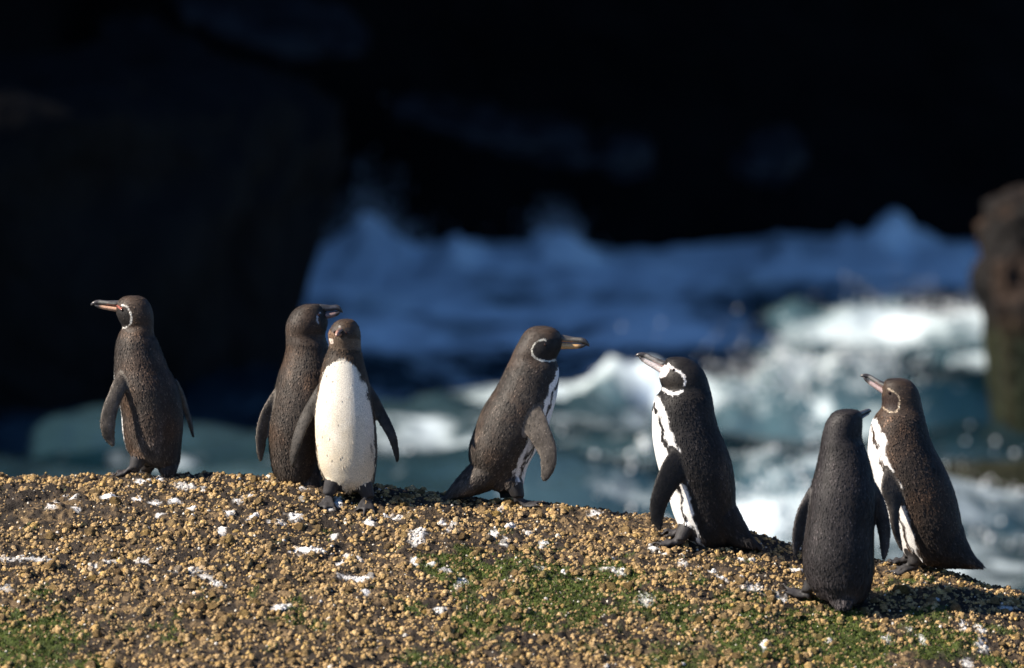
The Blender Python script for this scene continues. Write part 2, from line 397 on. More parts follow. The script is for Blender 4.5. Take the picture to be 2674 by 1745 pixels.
for (X_, Y_, hl, hw, an, s) in [(100, 850, .042, .022, .1, 1), (480, 770, .014, .024, 0, 1), (600, 795, .02, .016, -.7, 1), (700, 845, .026, .012, -.8, .9), (810, 895, .018, .03, -.3, 1), (1040, 575, .016, .022, 0, 1),
        (150, 480, .022, .02, -.4, .9), (370, 450, .026, .022, -.3, .9), (680, 490, .012, .02, 0, .9), (760, 515, .012, .016, 0, .8), (1150, 505, .018, .022, -.4, .9), (500, 610, .022, .05, 0, .7), (1640, 860, .022, .016, 0, 1),
        (1810, 790, .022, .02, -.2, .7), (1890, 815, .016, .022, -.5, .8), (2140, 655, .014, .02, -.4, .9), (2210, 700, .012, .018, -.5, .8), (1100, 620, .01, .03, 0, .8), (1730, 430, .02, .03, 0, .7), (650, 1080, .02, .014, 0, .8),
        (150, 990, .008, .02, 0, 1), (2080, 1020, .024, .05, 0, .55), (60, 720, .04, .016, -.6, .7), (2330, 770, .014, .03, 0, .6), (1520, 830, .006, .01, 0, 1), (1350, 800, .02, .02, 0, .4)]:
    splat(900 + X_ / K, 1180 + Y_ / K, hl, hw, an, s)
for (X_, Y_, hl, hw, an, s) in [(290, 555, .022, .012, -.8, .9), (800, 480, .022, .02, -.15, .9), (520, 620, .04, .03, -.3, .6), (700, 690, .016, .03, 0, .9), (1955, 895, .010, .03, 0, 1), (2080, 920, .014, .03, 0, .9), (1430, 970, .012, .02, 0, .8),
        (580, 1025, .010, .03, 0, .9), (1590, 930, .010, .02, 0, .8), (2090, 1030, .018, .04, 0, .6), (1990, 1130, .014, .03, 0, .6), (2270, 780, .024, .016, 0, .6), (1680, 990, .01, .02, 0, .7), (230, 500, .012, .02, 0, .7)]:
    splat(1774 + X_ / K, 1300 + Y_ / K, hl, hw, an, s)
GU = np.array(GU)
def guano(x, y):
    x = np.asarray(x, float); y = np.asarray(y, float)
    r = np.zeros_like(x)
    wob = .35 * vnoise(x * 60, y * 60, 0, 61) + .35 * vnoise(x * 140, y * 140, 0, 62)
    for (gx, gy, hl, hw, an, s) in GU:
        dx, dy = x - gx, (y - gy)
        m = (np.abs(dx) < .15) & (np.abs(dy) < .2)
        if not m.any(): continue
        ca, sa = math.cos(an), math.sin(an)
        a = (dx[m] * ca + dy[m] * sa) / (hl * 1.1); b = (-dx[m] * sa + dy[m] * ca) / (hw * 1.05)
        f = 1 - np.sqrt(a * a + b * b) + wob[m]
        r[m] = np.maximum(r[m], np.clip(f * 2.2, 0, 1) * s)
    return r
MO = []                                           # moss fields
for (u_, v_, rx, ry, s) in [(10, 1700, .17, .22, 1.2), (130, 1560, .07, .10, .55), (180, 1710, .12, .16, .7), (480, 1640, .1, .15, .25), (1250, 1500, .18, .15, .75), (1450, 1540, .24, .22, .95), (1300, 1620, .2, .2, .6), (1560, 1480, .12, .12, .7),
                            (1700, 1600, .25, .2, .6), (1250, 1450, .1, .08, .5), (1950, 1640, .25, .25, .8), (2150, 1680, .25, .25, .9), (2250, 1610, .2, .12, .6), (2400, 1540, .12, .08, .5), (1140, 1730, .15, .15, .5), (1800, 1700, .2, .2, .6), (2500, 1690, .2, .2, .55), (800, 1600, .15, .15, .3), (1050, 1560, .15, .15, .3)]:
    h = ground_hit(u_, v_)
    if h is not None: MO.append((h[0], h[1], rx, ry, s))
def moss(x, y):
    x = np.asarray(x, float); y = np.asarray(y, float)
    r = np.zeros_like(x)
    for (mx, my, rx, ry, s) in MO:
        r = np.maximum(r, s * np.exp(-((x - mx) / rx) ** 2 - ((y - my) / ry) ** 2))
    return np.clip(r + .35 * fbm(x * 16, y * 16, 0, 71, 3) - .17, 0, 1)

gx = cubic_axis([(-9, -3, 30), (-3, -1.62, 50), (-1.62, 1.62, 600), (1.62, 3, 50), (3, 9, 30)])
gy = cubic_axis([(-9, -2.6, 40), (-2.6, -1.75, 40), (-1.75, .6, 370), (.6, 1.2, 30), (1.2, 4.5, 40)])
X, Y = np.meshgrid(gx, gy, indexing='ij')
Z = ground_z(X, Y)
x1, y1 = X.ravel(), Y.ravel()
n1 = fbm(x1 * 30, y1 * 30, 0, 81, 3)[:, None]; n2 = fbm(x1 * 5, y1 * 5, 0, 83, 3)[:, None]
c = np.array([.030, .022, .016]) * (1 + .5 * n1)
c = c + np.clip(n2 + .15 + .5 * n1, 0, 1) * (np.array([.21, .14, .07]) - c) * .85 * sstep(-.3, .5, fbm(x1 * 70, y1 * 70, 0, 88, 2))[:, None]
mo = sstep(.12, .45, moss(x1, y1))[:, None]
c = c * (1 - mo) + np.array([.045, .062, .012]) * (1 + .4 * n1) * mo
gu = guano(x1, y1)[:, None]
Z += gu.reshape(Z.shape) * .002
c = c * (1 - gu) + np.array([.78, .76, .74]) * gu
me = mesh_np('rocky_ground', np.stack([X, Y, Z], -1).reshape(-1, 3), grid_quads(len(gx), len(gy))[:, ::-1], colors=np.clip(c, .004, 1))
GROUND = link('rocky_ground', me, M_ROCK, kind='structure', label='rough dark lava rock crusted with tan barnacles and white droppings', cat='rock')

# --- barnacles
def dome(seed, seg=7):
    r = np.random.default_rng(seed)
    V = []
    prof = [(1.05, -.25), (.92, .42), (.45, .86)]
    ph = r.uniform(0, 6.28)
    lob = r.uniform(.05, .16, 3)
    for k, (rr, zz) in enumerate(prof):
        for s in range(seg):
            a = 2 * math.pi * s / seg + .35 * k
            w = 1 + lob[0] * math.sin(2 * a + ph) + lob[1] * math.sin(3 * a + 2 * ph) + r.uniform(-.24, .24)
            V.append((rr * w * math.cos(a), rr * w * math.sin(a), zz + r.uniform(-.17, .17)))
    V.append((r.uniform(-.1, .1), r.uniform(-.1, .1), .92 if seed % 3 else .72))
    T = []
    for k in range(len(prof) - 1):
        for s in range(seg):
            a, b = k * seg + s, k * seg + (s + 1) % seg
            T += [(a, b, b + seg), (a, b + seg, a + seg)]
    top = len(V) - 1; k = (len(prof) - 1) * seg
    for s in range(seg): T.append((k + s, k + (s + 1) % seg, top))
    return np.array(V), np.array(T)
DOMES = [dome(s, 7) for s in range(10)]
def frame_scatter(n, dens_seed, keep):
    x = RNG.uniform(-1.62, 1.62, n); t = RNG.uniform(-.14, 1.8, n)
    y = crest_y(x) - t
    return x[keep(x, y)], y[keep(x, y)]
def dens(x, y):
    return sstep(-.75, .15, fbm(x * 6, y * 6, 0, 121, 3) + .35 - .9 * np.exp(-((x + 1.25) / .35) ** 2 - ((y - .05) / .25) ** 2))
bx = RNG.uniform(-1.62, 1.62, 17000); by = crest_y(bx) - RNG.uniform(-.14, 1.8, 17000)
k = RNG.uniform(0, 1, len(bx)) < dens(bx, by) * (.4 + .6 * sstep(.0, .09, crest_y(bx) - by)) * (1 - .3 * sstep(.3, .8, moss(bx, by)))
bx, by = bx[k], by[k]
# children around some of them make the cauliflower clumps
br = np.clip(RNG.lognormal(math.log(.0050), .46, len(bx)), .0035, .0165)
clump = RNG.uniform(0, 1, len(bx)) < .6
cx = np.concatenate([bx[clump] + RNG.normal(0, 1, clump.sum()) * br[clump] * .75 for _ in range(3)])
cy = np.concatenate([by[clump] + RNG.normal(0, 1, clump.sum()) * br[clump] * .75 for _ in range(3)])
crr = np.concatenate([br[clump] * RNG.uniform(.3, .72, clump.sum()) for _ in range(3)])
bx, by, br = np.concatenate([bx, cx]), np.concatenate([by, cy]), np.concatenate([br, crr])
bz = ground_z(bx, by); bz[len(bx) - len(crr):] += .0025
def barn_color(x, y, n):
    a = np.array([.45, .295, .13]); b = np.array([.54, .385, .205]); d = np.array([.26, .165, .085]); o = np.array([.52, .34, .10])
    w = RNG.dirichlet([1.2, 1.0, .9, .6], n)
    c = w[:, :1] * a + w[:, 1:2] * b + w[:, 2:3] * d + w[:, 3:4] * o
    c = c * RNG.uniform(.6, 1.3, (n, 1))
    mg = (sstep(.3, .8, moss(x, y)) * RNG.uniform(.1, .7, n))[:, None]; c = c * (1 - mg) + np.array([.07, .095, .018]) * mg
    wht = (RNG.uniform(0, 1, n) < .010)[:, None]
    c = np.where(wht, np.array([.72, .68, .62]), c)
    g = (guano(x, y) * RNG.uniform(.9, 1.5, n))[:, None].clip(0, 1)
    return c * (1 - g) + np.array([.78, .76, .74]) * g
bc = barn_color(bx, by, len(bx))
bu, bv, bd = project(np.stack([bx, by, bz], 1))
vis = (bu > 0) & (bu < 2674) & (bv > 0) & (bv < 1740) & (by < crest_y(bx) + .01)
size = np.where(vis, br / bd, 0)
order = np.argsort(-size)
single = order[:300]; rest = order[300:]
dome_me = []
for i, (v, t) in enumerate(DOMES):
    m_ = mesh_np('barnacle', v, None, t); m_.materials.append(M_BARN_O); dome_me.append(m_)
for i in single:
    o = bpy.data.objects.new('barnacle', dome_me[int(RNG.integers(10))])
    COL.objects.link(o); o.parent = GROUND
    o.location = (bx[i], by[i], bz[i]); r_ = br[i]
    o.scale = (r_, r_ * RNG.uniform(.85, 1.15), r_ * RNG.uniform(.85, 1.2))
    o.rotation_euler = (RNG.normal(.15, .15), RNG.normal(0, .15), RNG.uniform(0, 6.28))
    o.color = (*bc[i], 1)
def scatter_mesh(name, protos, x, y, z, r, col, hs=(.8, 1.2), smooth=True):
    Vs, Ts, Cs = [], [], []; off = 0
    which = RNG.integers(0, len(protos), len(x))
    for k_, (v, t) in enumerate(protos):
        s = np.where(which == k_)[0]
        if not len(s): continue
        a = RNG.uniform(0, 6.28, len(s)); ca, sa = np.cos(a), np.sin(a)
        P = np.empty((len(s), len(v), 3))
        P[..., 0] = (v[None, :, 0] * ca[:, None] - v[None, :, 1] * sa[:, None]) * r[s, None]
        P[..., 1] = (v[None, :, 0] * sa[:, None] + v[None, :, 1] * ca[:, None]) * r[s, None]
        P[..., 2] = v[None, :, 2] * (r[s] * RNG.uniform(hs[0], hs[1], len(s)))[:, None]
        P += np.stack([x[s], y[s], z[s]], -1)[:, None, :]
        Vs.append(P.reshape(-1, 3))
        Ts.append((t[None] + (off + np.arange(len(s)) * len(v))[:, None, None]).reshape(-1, 3))
        Cs.append(np.repeat(col[s], len(v), 0)); off += len(s) * len(v)
    return mesh_np(name, np.vstack(Vs), None, np.vstack(Ts), colors=np.clip(np.vstack(Cs), .004, 1), smooth=smooth)
link('barnacle_crust', scatter_mesh('barnacle_crust', DOMES, bx[rest], by[rest], bz[rest], br[rest], bc[rest]), M_BARN, GROUND, kind='stuff')
# small grit and broken shell between them
rx = RNG.uniform(-1.62, 1.62, 34000); ry = crest_y(rx) - RNG.uniform(-.14, 1.8, 34000)
rr = RNG.uniform(.0015, .0048, len(rx))
pick = RNG.uniform(0, 1, (len(rx), 1))
rc = np.where(pick < .45, np.array([.035, .028, .022]), np.where(pick < .75, np.array([.26, .17, .085]), np.where(pick < .955, np.array([.45, .32, .17]), np.array([.72, .66, .56])))) * RNG.uniform(.7, 1.2, (len(rx), 1))
GRIT = []
for s in range(4):
    r_ = np.random.default_rng(s + 50)
    v = [(math.cos(a) * r_.uniform(.8, 1.2), math.sin(a) * r_.uniform(.8, 1.2), -.2) for a in np.arange(5) * 1.2566] + [(math.cos(a + .6) * r_.uniform(.4, .7), math.sin(a + .6) * r_.uniform(.4, .7), r_.uniform(.6, 1)) for a in np.arange(3) * 2.094]
    GRIT.append((np.array(v), np.array([(0, 1, 5), (1, 2, 6), (1, 6, 5), (2, 3, 6), (3, 4, 7), (3, 7, 6), (4, 0, 7), (0, 5, 7), (5, 6, 7)])))
link('shell_grit', scatter_mesh('shell_grit', GRIT, rx, ry, ground_z(rx, ry), rr, rc), M_BARN, GROUND, kind='stuff')
# moss blades
mx = RNG.uniform(-1.62, 1.62, 260000); my = crest_y(mx) - RNG.uniform(.1, 1.8, 260000)
k = RNG.uniform(0, 1, len(mx)) < sstep(.1, .5, moss(mx, my)); mx, my = mx[k][:75000], my[k][:90000]
mz = ground_z(mx, my); n = len(mx)
a = RNG.uniform(0, 6.28, n); hgt = RNG.uniform(.004, .009, n); w_ = RNG.uniform(.0012, .0026, n)
lean = RNG.normal(0, .6, (n, 2)) * hgt[:, None]
V = np.empty((n, 3, 3))
V[:, 0] = np.stack([mx - np.cos(a) * w_, my - np.sin(a) * w_, mz - .001], 1)
V[:, 1] = np.stack([mx + np.cos(a) * w_, my + np.sin(a) * w_, mz - .001], 1)
V[:, 2] = np.stack([mx + lean[:, 0], my + lean[:, 1], mz + hgt], 1)
mc = np.array([.062, .092, .013]) * RNG.uniform(.5, 1.4, (n, 1)) + np.array([.04, .02, 0]) * RNG.uniform(0, 1, (n, 1)) ** 3
link('moss', mesh_np('moss', V.reshape(-1, 3), None, np.arange(3 * n).reshape(-1, 3), colors=np.repeat(mc, 3, 0)), M_MOSS, GROUND, kind='stuff')

# ------------------------------------------------------------------ penguins
def loft(pts, e1, e2, a, b, seg=20, power=2.0):
    """closed tube: centres pts, axes e1/e2 (n,3), half sizes a/b"""
    n = len(pts)
    th = np.linspace(0, 2 * np.pi, seg, endpoint=False)
    sp = lambda t: np.sign(t) * np.abs(t) ** (2 / power)
    V = pts[:, None] + e1[:, None] * (a[:, None] * sp(np.cos(th)))[..., None] + e2[:, None] * (b[:, None] * sp(np.sin(th)))[..., None]
    V = V.reshape(-1, 3)
    i = np.arange(n - 1)[:, None] * seg + np.arange(seg)[None]
    j = np.arange(n - 1)[:, None] * seg + ((np.arange(seg) + 1) % seg)[None]
    q = np.stack([i, j, j + seg, i + seg], -1).reshape(-1, 4)
    s = np.arange(seg); s2 = (s + 1) % seg
    t = np.vstack([np.stack([s2, s, np.full(seg, len(V))], 1), np.stack([s + (n - 1) * seg, s2 + (n - 1) * seg, np.full(seg, len(V) + 1)], 1)])
    V = np.vstack([V, pts[0], pts[-1]])
    return V, q, t
def resample(P, n):
    """smooth Catmull-Rom resampling of rows of numbers"""
    P = np.asarray(P, float); m = len(P)
    s = np.linspace(0, m - 1, n); i = np.clip(s.astype(int), 0, m - 2); f = (s - i)[:, None]
    p0, p1, p2, p3 = P[np.clip(i - 1, 0, m - 1)], P[i], P[i + 1], P[np.clip(i + 2, 0, m - 1)]
    return .5 * (2 * p1 + (p2 - p0) * f + (2 * p0 - 5 * p1 + 4 * p2 - p3) * f ** 2 + (3 * p1 - p0 - 3 * p2 + p3) * f ** 3)
def unit(v): return v / (np.linalg.norm(v, axis=-1, keepdims=True) + 1e-12)
def seg_dist(P, poly):
    """distance of 2D points to a polyline"""
    d = np.full(len(P), 1e9)
    for a, b in zip(poly[:-1], poly[1:]):
        a, b = np.array(a, float), np.array(b, float); ab = b - a
        t = np.clip(((P - a) @ ab) / (ab @ ab), 0, 1)
        d = np.minimum(d, np.linalg.norm(P - a - t[:, None] * ab, axis=1))
    return d
def inside(P, poly):
    r = np.zeros(len(P), bool); poly = np.array(poly, float)
    for (x1, y1), (x2, y2) in zip(poly, np.roll(poly, -1, 0)):
        c_ = ((y1 > P[:, 1]) != (y2 > P[:, 1])) & (P[:, 0] < (x2 - x1) * (P[:, 1] - y1) / (y2 - y1 + 1e-12) + x1)
        r ^= c_
    return r

def penguin(S):
    ox, oy, sc = S['zoom']
    full = lambda X_, Y_: (ox + X_ / sc, oy + Y_ / sc)
    base = ground_hit(*S['anchor'])
    y0 = base[1]
    W = lambda X_, Y_, dy=0.0: at_y(*full(X_, Y_), y0) + np.array([0, dy, 0])      # point in the bird's upright plane
    mpp = (y0 - CAM[1]) / F / sc                                                    # metres per traced pixel
    psi = math.radians(S['heading']); psih = math.radians(S.get('head_heading', S['heading']))
    fwd = np.array([math.cos(psi), math.sin(psi)]); lat = np.array([-fwd[1], fwd[0]])
    rows = resample(S['rows'], 90)
    zs = np.array([W(0, r[0])[2] for r in rows]); xl = np.array([W(r[1], r[0])[0] for r in rows]); xr = np.array([W(r[2], r[0])[0] for r in rows])
    cx, w = (xl + xr) / 2, (xr - xl) / 2
    hf = 1 - sstep(S['neck'] - 50, S['neck'] + 50, rows[:, 0])                      # 1 on the head
    ratio = S.get('ratio', 1.0) * (1 - hf) + .88 * hf
    pa = psi * (1 - hf) + psih * hf
    aa = w / np.sqrt(np.cos(pa) ** 2 + ratio ** 2 * np.sin(pa) ** 2); bb = aa * ratio
    lean = np.array([np.interp(r[0], [0, S['neck'], S['rows'][-1][0]], [S.get('lean', 0), S.get('lean', 0) * .6, 0]) for r in rows])
    P = np.stack([cx, y0 + lean, zs], 1)
    e1 = np.stack([np.cos(pa), np.sin(pa), 0 * pa], 1); e2 = np.stack([-np.sin(pa), np.cos(pa), 0 * pa], 1)
    parts = [loft(P, e1, e2, aa, bb, 40, 2.15)]
    zi = lambda arr, z: np.interp(z, zs[::-1], arr[::-1])
    ydepth = np.sqrt((aa * np.sin(pa)) ** 2 + (bb * np.cos(pa)) ** 2)
    lofts = {'flipper': [], 'foot': [], 'tail': []}
    # tail: (X, Y, dy, half thickness px, half width m)
    T = resample(S['tail'], 24)
    tp = np.array([W(r[0], r[1], r[2]) for r in T]); tang = unit(np.gradient(tp, axis=0))
    side = unit(np.cross(tang, np.tile([lat[0], lat[1], 0.0], (len(T), 1)))); lt = np.tile([lat[0], lat[1], 0.0], (len(T), 1))
    parts.append(loft(tp, side, lt, T[:, 3] * mpp, T[:, 4], 20)); lofts['tail'].append((tp, side, lt, T[:, 3] * mpp, T[:, 4]))
    # flippers: rows (X, Y, dy, half width px); angle turns the blade about the vertical
    for fl in S['flippers']:
        R = resample(fl['pts'], 30)
        fp = np.array([W(r[0], r[1], r[2]) for r in R]); tang = unit(np.gradient(fp, axis=0))
        an = math.radians(fl.get('turn', 15)); nrm = np.array([math.sin(an), -math.cos(an), 0.0])
        wd = unit(np.cross(tang, np.tile(nrm, (len(R), 1)))); nn = unit(np.cross(wd, tang))
        proj = np.maximum(np.abs(np.cos(an)), .3)
        hw = R[:, 3] * mpp / proj
        th = np.interp(np.arange(30), [0, 8, 22, 29], [.012, .0075, .0055, .004])
        parts.append(loft(fp, wd, nn, hw, th, 18)); lofts['flipper'].append((fp, wd, nn, hw, th))
    # legs and feet
    claws = []
    fh = math.radians(S.get('foot_heading', S['heading']))
    ff = np.array([math.cos(fh), math.sin(fh)])
    for (X_, Y_, dy, *opt) in S['feet']:
        anp = W(X_, Y_, dy); gz = float(ground_z(anp[0], anp[1])) + .006
        ank = np.array([anp[0], anp[1], gz + .018])
        hip = np.array([np.interp(ank[2] + .07, zs[::-1], cx[::-1]) * .6 + ank[0] * .4, y0 + (ank[1] - y0) * .6, ank[2] + .075])
        L = np.linspace(0, 1, 10)[:, None]; lp = hip * (1 - L) + ank * L
        rad = np.interp(L[:, 0], [0, .12, .35, .65, 1], [.008, .018, .030, .026, .019])
        ex = np.tile([1.0, 0, 0], (10, 1)); ey = np.tile([0, 1.0, 0], (10, 1))
        parts.append(loft(lp, ex, ey, rad, rad, 14)); lofts['foot'].append((lp[6:], ex[6:], ey[6:], rad[6:], rad[6:]))
        for k_, sp in enumerate((-.42, 0, .42)):
            c_, s_ = math.cos(sp), math.sin(sp); d2 = np.array([ff[0] * c_ - ff[1] * s_, ff[0] * s_ + ff[1] * c_])
            ln = (.060, .070, .060)[k_]
            pts = []
            for q_ in np.linspace(-.15, 1, 12):
                xy = ank[:2] + d2 * ln * q_; gz2 = float(ground_z(xy[0], xy[1])) + .006
                pts.append((xy[0], xy[1], gz2 + .012 * max(0, 1 - q_) ** 1.5))
            pts = np.array(pts); sd = np.tile([-d2[1], d2[0], 0.0], (12, 1)); up = np.tile([0, 0, 1.0], (12, 1))
            ra = np.interp(np.linspace(0, 1, 12), [0, .3, .8, 1], [.012, .0085, .007, .004])
            parts.append(loft(pts, sd, up, ra, ra * .9, 10)); lofts['foot'].append((pts, sd, up, ra, ra))
            claws.append((pts[-1], d2))
        # web
        wp = np.array([np.append(ank[:2] + ff * .058 * q_, float(ground_z(*(ank[:2] + ff * .058 * q_))) + .007 + .008 * (1 - q_)) for q_ in np.linspace(.1, .95, 8)])
        sd = np.tile([-ff[1], ff[0], 0.0], (8, 1)); up = np.tile([0, 0, 1.0], (8, 1)); wa = np.linspace(.006, .020, 8)
        parts.append(loft(wp, sd, up, wa, np.full(8, .004), 12)); lofts['foot'].append((wp, sd, up, wa, np.full(8, .006)))
    Vs, Qs, Ts, off = [], [], [], 0
    for v, q, t in parts:
        Vs.append(v); Qs.append(q + off); Ts.append(t + off); off += len(v)
    tmp_me = mesh_np('tmp', np.vstack(Vs), np.vstack(Qs), np.vstack(Ts))
    tmp = bpy.data.objects.new('tmp', tmp_me); COL.objects.link(tmp)
    rm = tmp.modifiers.new('r', 'REMESH'); rm.mode = 'VOXEL'; rm.voxel_size = .003; rm.use_smooth_shade = True
    sm = tmp.modifiers.new('s', 'SMOOTH'); sm.factor = .5; sm.iterations = 7
    dg = bpy.context.evaluated_depsgraph_get()
    me = bpy.data.meshes.new_from_object(tmp.evaluated_get(dg)); me.name = 'penguin'
    bpy.data.objects.remove(tmp); bpy.data.meshes.remove(tmp_me)
    nv = len(me.vertices)
    V = np.empty(nv * 3, np.float32); me.vertices.foreach_get('co', V); V = V.reshape(-1, 3).astype(float)
    Nn = np.empty(nv * 3, np.float32); me.vertices.foreach_get('normal', Nn); Nn = Nn.reshape(-1, 3).astype(float)
    def member(kind, grow=1.25, pad=.003):
        r = np.full(nv, False)
        for (p_, a1, a2, h1, h2) in lofts[kind]:
            lo, hi = p_.min(0) - .06, p_.max(0) + .06
            s = np.where(((V > lo) & (V < hi)).all(1))[0]
            if not len(s): continue
            tg = unit(np.gradient(p_, axis=0)); st = np.linalg.norm(np.gradient(p_, axis=0), axis=1)
            for i in range(len(p_)):
                dv = V[s] - p_[i]
                ok = (np.abs((dv * tg[i]).sum(1)) < st[i] * .8) & (((dv * a1[i]).sum(1) / (h1[i] * grow + pad)) ** 2 + ((dv * a2[i]).sum(1) / (h2[i] * grow + pad)) ** 2 < 1)
                r[s[ok]] = True
        return r
    isfl, isft = member('flipper'), member('foot', 1.3)
    # --- colours
    uu, vv = np.array(project(np.stack([V[:, 0], np.full(nv, y0), V[:, 2]], 1)))[:2]
    PX = np.stack([(uu - ox) * sc, (vv - oy) * sc], 1)                              # traced-picture coordinates, both sides alike
    n1 = fbm(V[:, 0] * 70, V[:, 1] * 70, V[:, 2] * 45, 5, 3); n2 = fbm(V[:, 0] * 14, V[:, 1] * 14, V[:, 2] * 14, 9, 3); n3 = fbm(V[:, 0] * 38, V[:, 1] * 38, V[:, 2] * 22, 19, 3)
    dark = np.array(S['dark']); dark = dark * .57; col = dark * (1 + .25 * n1 + .25 * n2)[:, None]
    if 'brown' in S:
        k_ = np.clip(n2 * 1.2 + S['brown'], 0, 1)[:, None]; col = col * (1 - k_ * .6) + np.array([.060, .034, .020]) * k_ * .6
    # neck darker band
    C2 = V[:, :2] - np.stack([zi(cx, V[:, 2]), np.full(nv, y0) + zi(lean, V[:, 2])], 1)
    fa, la = (C2 @ fwd) / np.maximum(zi(aa, V[:, 2]), .01), (C2 @ lat) / np.maximum(zi(bb, V[:, 2]), .01)
    phi = np.degrees(np.abs(np.arctan2(la, fa)))
    Yp = PX[:, 1]; ct, vt = S['chest'], S['vent']
    tl = (Yp - ct) / (vt - ct)                                                      # 0 at the collar, 1 at the vent
    jit = 6 * n3 + 3 * n1
    white = np.array([.80, .78, .76])
    wm = np.zeros(nv)
    if S.get('juvenile'):
        lim = np.interp(tl, [0, .06, .2, .5, .9, 1.0], [20, 46, 62, 73, 70, 52])
        wm = (1 - sstep(lim - 4, lim + 4, phi + 1.8 * jit)) * sstep(-.02, .03, tl + .01 * n3) * (1 - sstep(.98, 1.03, tl))
        white = np.array([.76, .70, .60])
        grime = sstep(.25, .8, tl + .3 * n2)[:, None]
    else:
        o_ = S.get('stripe', 0)
        lim = np.interp(tl, [0, .05, .15, .35, 1.0], [12, 36, 52, 60 + o_, 58 + o_])
        inner = np.interp(tl, [.04, .10, .22, .4, 1.0], [0, 22, 38, 46 + o_, 45 + o_])
        bel = np.interp(tl, [.09, .14, .25, .45, 1.0], [0, 18, 32, 38 + o_, 38 + o_])
        outer = (1 - sstep(lim - 2.5, lim + 2.5, phi + jit)) * sstep(.0, .03, tl)
        band = sstep(bel - 2, bel + 2, phi + 1.6 * jit) * (1 - sstep(inner - 2, inner + 2, phi + 1.6 * jit)) * sstep(-.5, .2, n3 + .35)
        wm = outer * (1 - band) * (1 - sstep(.97, 1.05, tl))
    wm[isfl | isft] = 0
    wc = white * (1 + .05 * n1)[:, None]
    if S.get('juvenile'): wc = wc * (1 - grime * .6) + np.array([.56, .46, .31]) * grime * .6
    col = col * (1 - wm[:, None]) + wc * wm[:, None]
    if S.get('juvenile'):
        for q_ in RNG.choice(np.where(wm > .9)[0], 7):
            dq = np.linalg.norm(V - V[q_], axis=1); r_ = RNG.uniform(.0016, .004)
            m_ = (1 - sstep(r_ * .7, r_ * 1.3, dq))[:, None] * .75; col = col * (1 - m_) + np.array([.12, .08, .05]) * m_
    # face
    vis = ~isfl & ~isft & (Yp < S['neck'] + 60)
    for (kind, pts, colr, wid) in S.get('paint', []):
        if kind == 'poly': m_ = inside(PX + np.stack([n3 * 6, n1 * 6], 1), pts).astype(float)
        else: m_ = 1 - sstep(wid * .45, wid * 1.25, seg_dist(PX, pts) + 2.5 * n1 + 3.5 * vnoise(V[:, 0] * 190, V[:, 1] * 190, V[:, 2] * 190, 33))
        m_ = m_ * vis
        if kind == 'front': m_ = m_ * (V[:, 1] < y0)
        m_ = m_[:, None]; col = col * (1 - m_) + np.array(colr) * m_
    # flippers: grey, pale trailing edge
    if isfl.any():
        g_ = .72 * np.array(S.get('flip', [.105, .088, .073])) * (1 + .3 * n1 + .2 * n2 + .35 * vnoise(V[:, 0] * 170, V[:, 1] * 170, V[:, 2] * 170, 3))[:, None]
        ed = np.zeros(nv)
        for (p_, a1, a2, h1, h2) in lofts['flipper']:
            for i in range(6, len(p_)):
                dv = V - p_[i]; k_ = np.where(((dv ** 2).sum(1) < .05 ** 2) & isfl)[0]
                if len(k_):
                    st = np.linalg.norm(p_[i] - p_[i - 1]); tg = unit(p_[i] - p_[i - 1])
                    q_ = k_[np.abs((dv[k_] @ tg)) < st * .7]; ed[q_] = np.maximum(ed[q_], np.abs(((V[q_] - p_[i]) @ a1[i])) / h1[i])
        e_ = sstep(.86, .98, ed)[:, None] * .6
        g_ = g_ * (1 - e_) + np.array(S.get('flip', [.105, .088, .073])) * 2.2 * e_
        col[isfl] = g_[isfl]
    col[isft] = (np.array([.028, .026, .027]) * (1 + .4 * n1 + .5 * np.clip(n3, 0, 1))[:, None])[isft]
    set_col(me, np.clip(col, .006, .9)); me.materials.clear(); me.materials.append(M_BODY)
    me.polygons.foreach_set('use_smooth', np.ones(len(me.polygons), bool))
    o = bpy.data.objects.new('penguin', None); bpy.data.objects.remove(o)
    root = bpy.data.objects.new('penguin', me); COL.objects.link(root)
    me.transform(__import__('mathutils').Matrix.Translation(Vector((-base[0], -base[1], -base[2])))); root.location = base
    root['label'] = S['label']; root['category'] = 'penguin'; root['group'] = 'penguins standing on the rock'
    # --- feathers: short overlapping blades lying down the body
    ok = ~isft & (wm < (.5 if not S.get('juvenile') else 2)) & (np.linalg.norm(Nn, axis=1) > .5)
    ok &= (wm < .5) | ((wm > .02) & (wm < .985) & (RNG.uniform(0, 1, nv) < .6)) | (RNG.uniform(0, 1, nv) < .04 + .5 * sstep(.9, 1.0, tl))
    idx = np.where(ok)[0]; nf = S.get('nfeath', 34000)
    idx = RNG.choice(idx, nf)
    p_, n_ = V[idx] + RNG.normal(0, .001, (nf, 3)), unit(Nn[idx])
    flow = np.tile([0, 0, -1.0], (nf, 1)); flow[:, :2] -= .5 * fwd
    onhead = (PX[idx, 1] < S['neck'])
    flow[onhead] = np.array([-.8 * math.cos(psih), -.8 * math.sin(psih), -.6])
    flow = flow + RNG.normal(0, .08, (nf, 3))
    t_ = unit(flow - (flow * n_).sum(1, keepdims=True) * n_); s_ = np.cross(n_, t_)
    low = sstep(.7, 1.0, tl[idx])
    ln = np.where(onhead, .0042, .0070) * RNG.uniform(.7, 1.3, nf) * (1 + .9 * low); wd = np.where(onhead, .0013, .0021) * RNG.uniform(.8, 1.2, nf)
    lift = (.07 + .13 * RNG.uniform(0, 1, nf) ** 2 + .14 * low) * np.where(wm[idx] > .5, .45, 1)
    fl_ = isfl[idx]; ln = np.where(fl_, .0035, ln); wd = np.where(fl_, .0013, wd); lift = np.where(fl_, .09, lift)
    FV = np.empty((nf, 4, 3))
    ro = p_ - n_ * .0006
    FV[:, 0] = ro - t_ * ln[:, None] * .3
